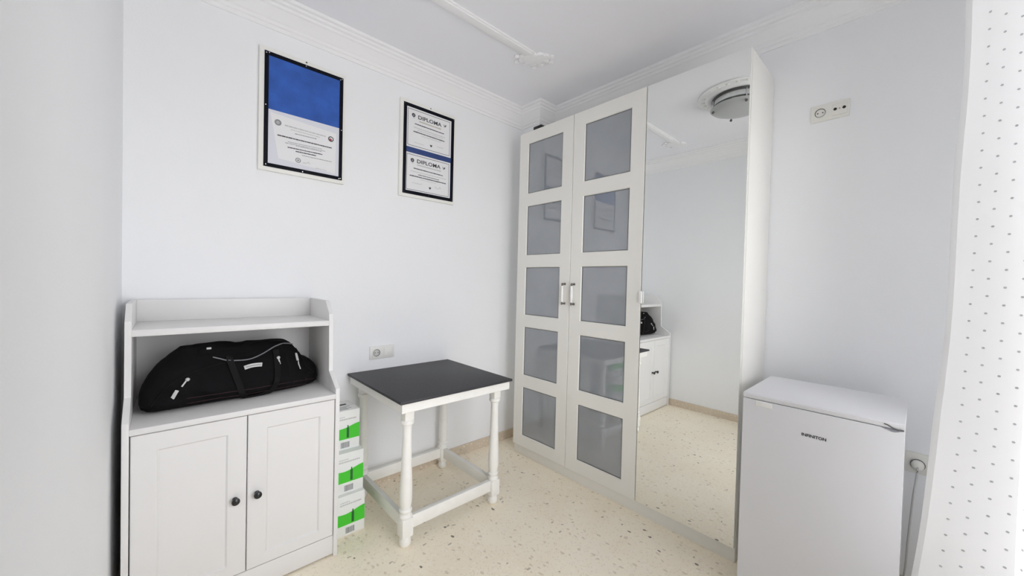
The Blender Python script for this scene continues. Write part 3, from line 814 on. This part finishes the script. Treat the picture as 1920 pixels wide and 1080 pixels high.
diploma('lower diploma sheet', 1.518, 1.855, 1.841, 2.087,
        [(1.602, 2.017, 1.781, 2.014, .008, 'faint_print'), (1.578, 1.992, 1.796, 1.987, .0062, 'bold_print'), (1.556, 1.971, 1.822, 1.968, .004, 'faint_print'), (1.612, 1.956, 1.767, 1.952, .0045, 'bold_print'),
         (1.551, 1.942, 1.821, 1.938, .0065, 'bold_print'), (1.629, 1.927, 1.745, 1.925, .003, 'faint_print')],
        (1.568, 2.041), (1.802, 2.040), (1.699, 1.885), (1.601, 1.777, 2.029, 2.054), ((1.570, 1.895, .07, .018), (1.735, 1.893, .05, .022)))
ORG = Vector((0, 0, 0))

# ------------------------------------------------------------------ sockets
def schuko(parent, c, ax, m='plate'):
    """round recessed socket with two holes; ax 'y' = on the back wall, 'x' = on the right wall"""
    s = -1
    o = lathe('socket_insert', [(.0235, 0), (.0235, s * .003), (.0195, s * .003), (.0185, s * .0006), (0, s * .0005)], c, 'socketwell' if m == 'plate' else m, parent, ax, 24)
    bm = bmesh.new()
    add_lathe(bm, [(.0196, s * .0008), (.0206, s * .0034), (.0190, s * .0036), (.0182, s * .0010)], c, ax, 24, loop=True)
    link('socket_rim', bm, 'hole', o, smooth=40)
    for k in (-1, 1):
        q = Vector(c) + (Vector((k * .0095, 0, 0)) if ax == 'y' else Vector((0, k * .0095, 0)))
        lathe('pin_hole', [(.0030, 0), (.0030, s * .0012), (0, s * .0012)], q, 'hole', o, ax, 10)
s1 = thing('wall_socket', 'white double plate with socket and blank above the table', 'socket', (1.398, 0, .784))
box('plate', (1.321, -.010, .784), (1.476, 0, .862), 'plate', s1, .003)
box('socket_surround', (1.333, -.0125, .795), (1.388, -.0095, .851), 'plate', s1, .002)
schuko(s1, (1.3605, -.0122, .823), 'y')
box('blank_rocker', (1.408, -.0130, .795), (1.463, -.0095, .851), 'plate', s1, .0025)
s2 = thing('wall_socket', 'cream double plate with socket and antenna outlet high on the right wall', 'socket', (XR, -1.935, 2.085))
box('plate', (XR - .009, -2.008, 2.084), (XR, -1.866, 2.164), 'creamplate', s2, .003)
schuko(s2, (XR - .0095, -1.902, 2.124), 'x', 'creamplate')
box('antenna_insert', (XR - .0115, -2.000, 2.098), (XR - .0085, -1.946, 2.150), 'creamplate', s2, .002)
for y, r in ((-1.957, .0065), (-1.989, .0065), (-1.973, .002)):
    lathe('antenna_hole', [(r, 0), (r, -.0014), (0, -.0014)], (XR - .0114, y, 2.126), 'hole', s2, 'x', 14)
s3 = thing('wall_socket', 'cream socket plate low on the right wall between fridge and curtain', 'socket', (XR, -2.26, .52))
box('plate', (XR - .009, -2.315, .520), (XR, -2.215, .605), 'creamplate', s3, .003)
lathe('socket_insert', [(.022, 0), (.022, -.002), (.019, -.002), (.019, -.0008), (0, -.0008)], (XR - .009, -2.268, .560), 'creamplate', s3, 'x', 20)
pl = thing('power_plug', 'pale round plug with grey cord in the socket beside the fridge', 'plug', (XR - .011, -2.268, .560))
bm = bmesh.new(); add_lathe(bm, [(.019, -.0005), (.020, -.010), (.019, -.022), (.014, -.032), (.007, -.036), (0, -.036)], (XR - .010, -2.268, .560), 'x', 20)
link('plug_body', bm, 'creamplate', pl, smooth=40)
bm = bmesh.new(); add_lathe(bm, [(.0185, -.002), (.0215, -.003), (.0225, -.007), (.0205, -.009)], (XR - .010, -2.268, .560), 'x', 20, loop=True)
link('plug_collar', bm, 'edge', pl, smooth=40)
tube('cord', smooth_path([(XR - .044, -2.268, .558), (XR - .055, -2.266, .52), (XR - .050, -2.258, .42), (XR - .04, -2.25, .25), (XR - .05, -2.24, .08), (XR - .07, -2.20, .012), (XR - .10, -2.05, .0045)]), .0035, 'cord', pl, n=8)
ORG = Vector((0, 0, 0))

# ------------------------------------------------------------------ ceiling lamp (seen in the mirror)
LX, LY = 1.285, -1.34
lm = thing('ceiling_lamp', 'round glass and chrome ceiling lamp on a plaster rose', 'lamp', (LX, LY, ZC))
lathe('plaster_rose', [(.258, .0), (.260, -.008), (.250, -.014), (.240, -.010), (.212, -.012), (.202, -.022), (.188, -.026), (.174, -.020), (0, -.020)], (LX, LY, ZC), 'plaster', lm, n=48)
for k in range(24):
    a = 2 * math.pi * k / 24
    bm = bmesh.new(); r = bmesh.ops.create_icosphere(bm, subdivisions=1, radius=.014)
    for v in r['verts']: v.co = Vector((LX +   .226 * math.cos(a) + v.co.x, LY + .226 * math.sin(a) + v.co.y, ZC - .009 + v.co.z * .6))
    link('rose_bead', bm, 'plaster', lm, smooth=True)
lathe('base_pan', [(.158, -.020), (.160, -.030), (.160, -.072), (.154, -.076), (.151, -.072), (.151, -.040), (0, -.040)], (LX, LY, ZC), 'chrome', lm, n=48)
lathe('dark_ring', [(.159, -.022), (.167, -.023), (.167, -.034), (.159, -.035)], (LX, LY, ZC), 'edge', lm, n=48, loop=True)
lathe('glass_dish', [(.176, -.090), (.178, -.092), (.162, -.106), (.120, -.120), (.065, -.128), (0, -.130), (0, -.127), (.065, -.125), (.120, -.117), (.162, -.103), (.176, -.090)], (LX, LY, ZC), 'lampglass', lm, n=48)
for k in range(4):
    a = math.radians(45 + 90 * k + 12); x, y = LX + .163 * math.cos(a), LY + .163 * math.sin(a)
    c = lathe('clip_post', [(.004, -.03), (.004, -.112)], (x, y, ZC), 'chrome', lm, n=10)
    lathe('clip_knob', [(.004, -.108), (.008, -.111), (.009, -.118), (.006, -.124), (0, -.126)], (x, y, ZC), 'pewter', c, n=12)
for k in range(2):
    s = -1 if k else 1
    lathe('bulb', [(.006, -.055), (.012, -.05), (.020, -.02), (.024, .01), (.020, .030), (0, .040)], (LX + s * .05, LY, ZC - .075), 'bulb', lm, axis='x', n=16)
    lathe('bulb_holder', [(.015, -.010), (.015, -.060)], (LX + s * .09, LY, ZC - .030), 'porcelain', lm, n=14)
ORG = Vector((0, 0, 0))

# ------------------------------------------------------------------ curtain, drawn to the right of the window
rod = thing('curtain_rod', 'white curtain rod above the window', 'curtain rod', (1.35, -2.44, 2.42))
tube('pole', [(.42, -2.445, 2.44), (2.34, -2.445, 2.44)], .012, 'winframe', rod, n=14)
for x in (.42, 2.34):
    bm = bmesh.new(); r = bmesh.ops.create_uvsphere(bm, u_segments=14, v_segments=8, radius=.022)
    for v in r['verts']: v.co = v.co + Vector((x, -2.445, 2.44))
    link('finial', bm, 'winframe', rod, smooth=True)
for x in (.50, 2.27):
    box('bracket', (x - .008, YF + .0005, 2.425), (x + .008, -2.432, 2.437), 'winframe', rod, .002)
ORG = Vector((0, 0, 0))
# plan of the folds: the free edge swings out into the room, the rest gathers back against the window
plan_top = [(2.125, -2.322), (2.112, -2.338), (2.098, -2.362), (2.085, -2.392), (2.072, -2.424), (2.055, -2.455), (2.030, -2.478), (2.000, -2.482), (1.972, -2.466), (1.950, -2.442), (1.925, -2.432),
            (1.898, -2.442), (1.876, -2.466), (1.850, -2.480), (1.822, -2.468), (1.800, -2.444), (1.776, -2.430), (1.750, -2.440), (1.728, -2.464), (1.702, -2.480), (1.676, -2.468), (1.656, -2.446), (1.640, -2.436)]
def hem_y(z):
    zs = [(0, -2.236), (.41, -2.262), (.80, -2.289), (1.04, -2.300), (1.51, -2.314), (2.12, -2.319), (2.45, -2.330)]
    for (a, ya), (b, yb) in zip(zs, zs[1:]):
        if a <= z <= b:
            t = (z - a) / (b - a); return ya + (yb - ya) * t
    return zs[-1][1]
pl_ = smooth_path([(x, y, 0) for x, y in plan_top], 5)
arc = [0]
for a, b in zip(pl_, pl_[1:]): arc.append(arc[-1] + (b - a).length)
bm = bmesh.new(); uvl = bm.loops.layers.uv.new('UVMap'); NZ = 46; ZB, ZT = .02, 2.425
grid = []
for j in range(NZ + 1):
    z = ZB + (ZT - ZB) * j / NZ; row = []
    dy = hem_y(z) + 2.322
    for i, p in enumerate(pl_):
        s = arc[i]
        k = max(0, 1 - s / .22); k = k * k * (3 - 2 * k)
        wob = .004 * math.sin(z * 5 + s * 14) * (1 - z / 3)
        edge = .0035 * math.sin(z * 9) * max(0, 1 - s / .05)
        row.append(bm.verts.new((p.x + wob - .03 * (1 - z / 2.4) * k, p.y + dy * k + wob * .6 + edge, z)))
    grid.append(row)
for j in range(NZ):
    for i in range(len(pl_) - 1):
        f = bm.faces.new((grid[j][i], grid[j][i + 1], grid[j + 1][i + 1], grid[j + 1][i]))
        for lp_, (ii, jj) in zip(f.loops, ((i, j), (i + 1, j), (i + 1, j + 1), (i, j + 1))):
            lp_[uvl].uv = (arc[ii] + .004, ZB + (ZT - ZB) * jj / NZ)
bmesh.ops.recalc_face_normals(bm, faces=bm.faces)
me = bpy.data.meshes.new('window_curtain'); bm.to_mesh(me); bm.free(); me.materials.append(M['curtain'])
for p in me.polygons: p.use_smooth = True
cu = thing('window_curtain', 'white dotted curtain gathered at the window beside the fridge', 'curtain', (1.9, -2.43, 0))
cl = bpy.data.objects.new('fabric', me); COL.objects.link(cl); cl.parent = cu; cl.location = -Vector(cu.location)
sm = cl.modifiers.new('thickness', 'SOLIDIFY'); sm.thickness = .0012
ORG = Vector(cu.location)
# stitched side hem, a doubled strip along the free edge
hem = bmesh.new(); pa = []; pb = []
for j in range(NZ + 1):
    z = ZB + (ZT - ZB) * j / NZ
    a = me.vertices[j * len(pl_) + 0].co; b = me.vertices[j * len(pl_) + 4].co
    off = Vector((-.0022, .0010, 0))
    pa.append(hem.verts.new(a + off)); pb.append(hem.verts.new(b + off))
for j in range(NZ): hem.faces.new((pa[j], pb[j], pb[j + 1], pa[j + 1]))
bmesh.ops.solidify(hem, geom=list(hem.faces), thickness=.0012)
M['hem'] = mat('hem_cloth', (.94, .94, .94), .8)
link('side_hem', hem, 'hem', cu)
ORG = Vector((0, 0, 0))
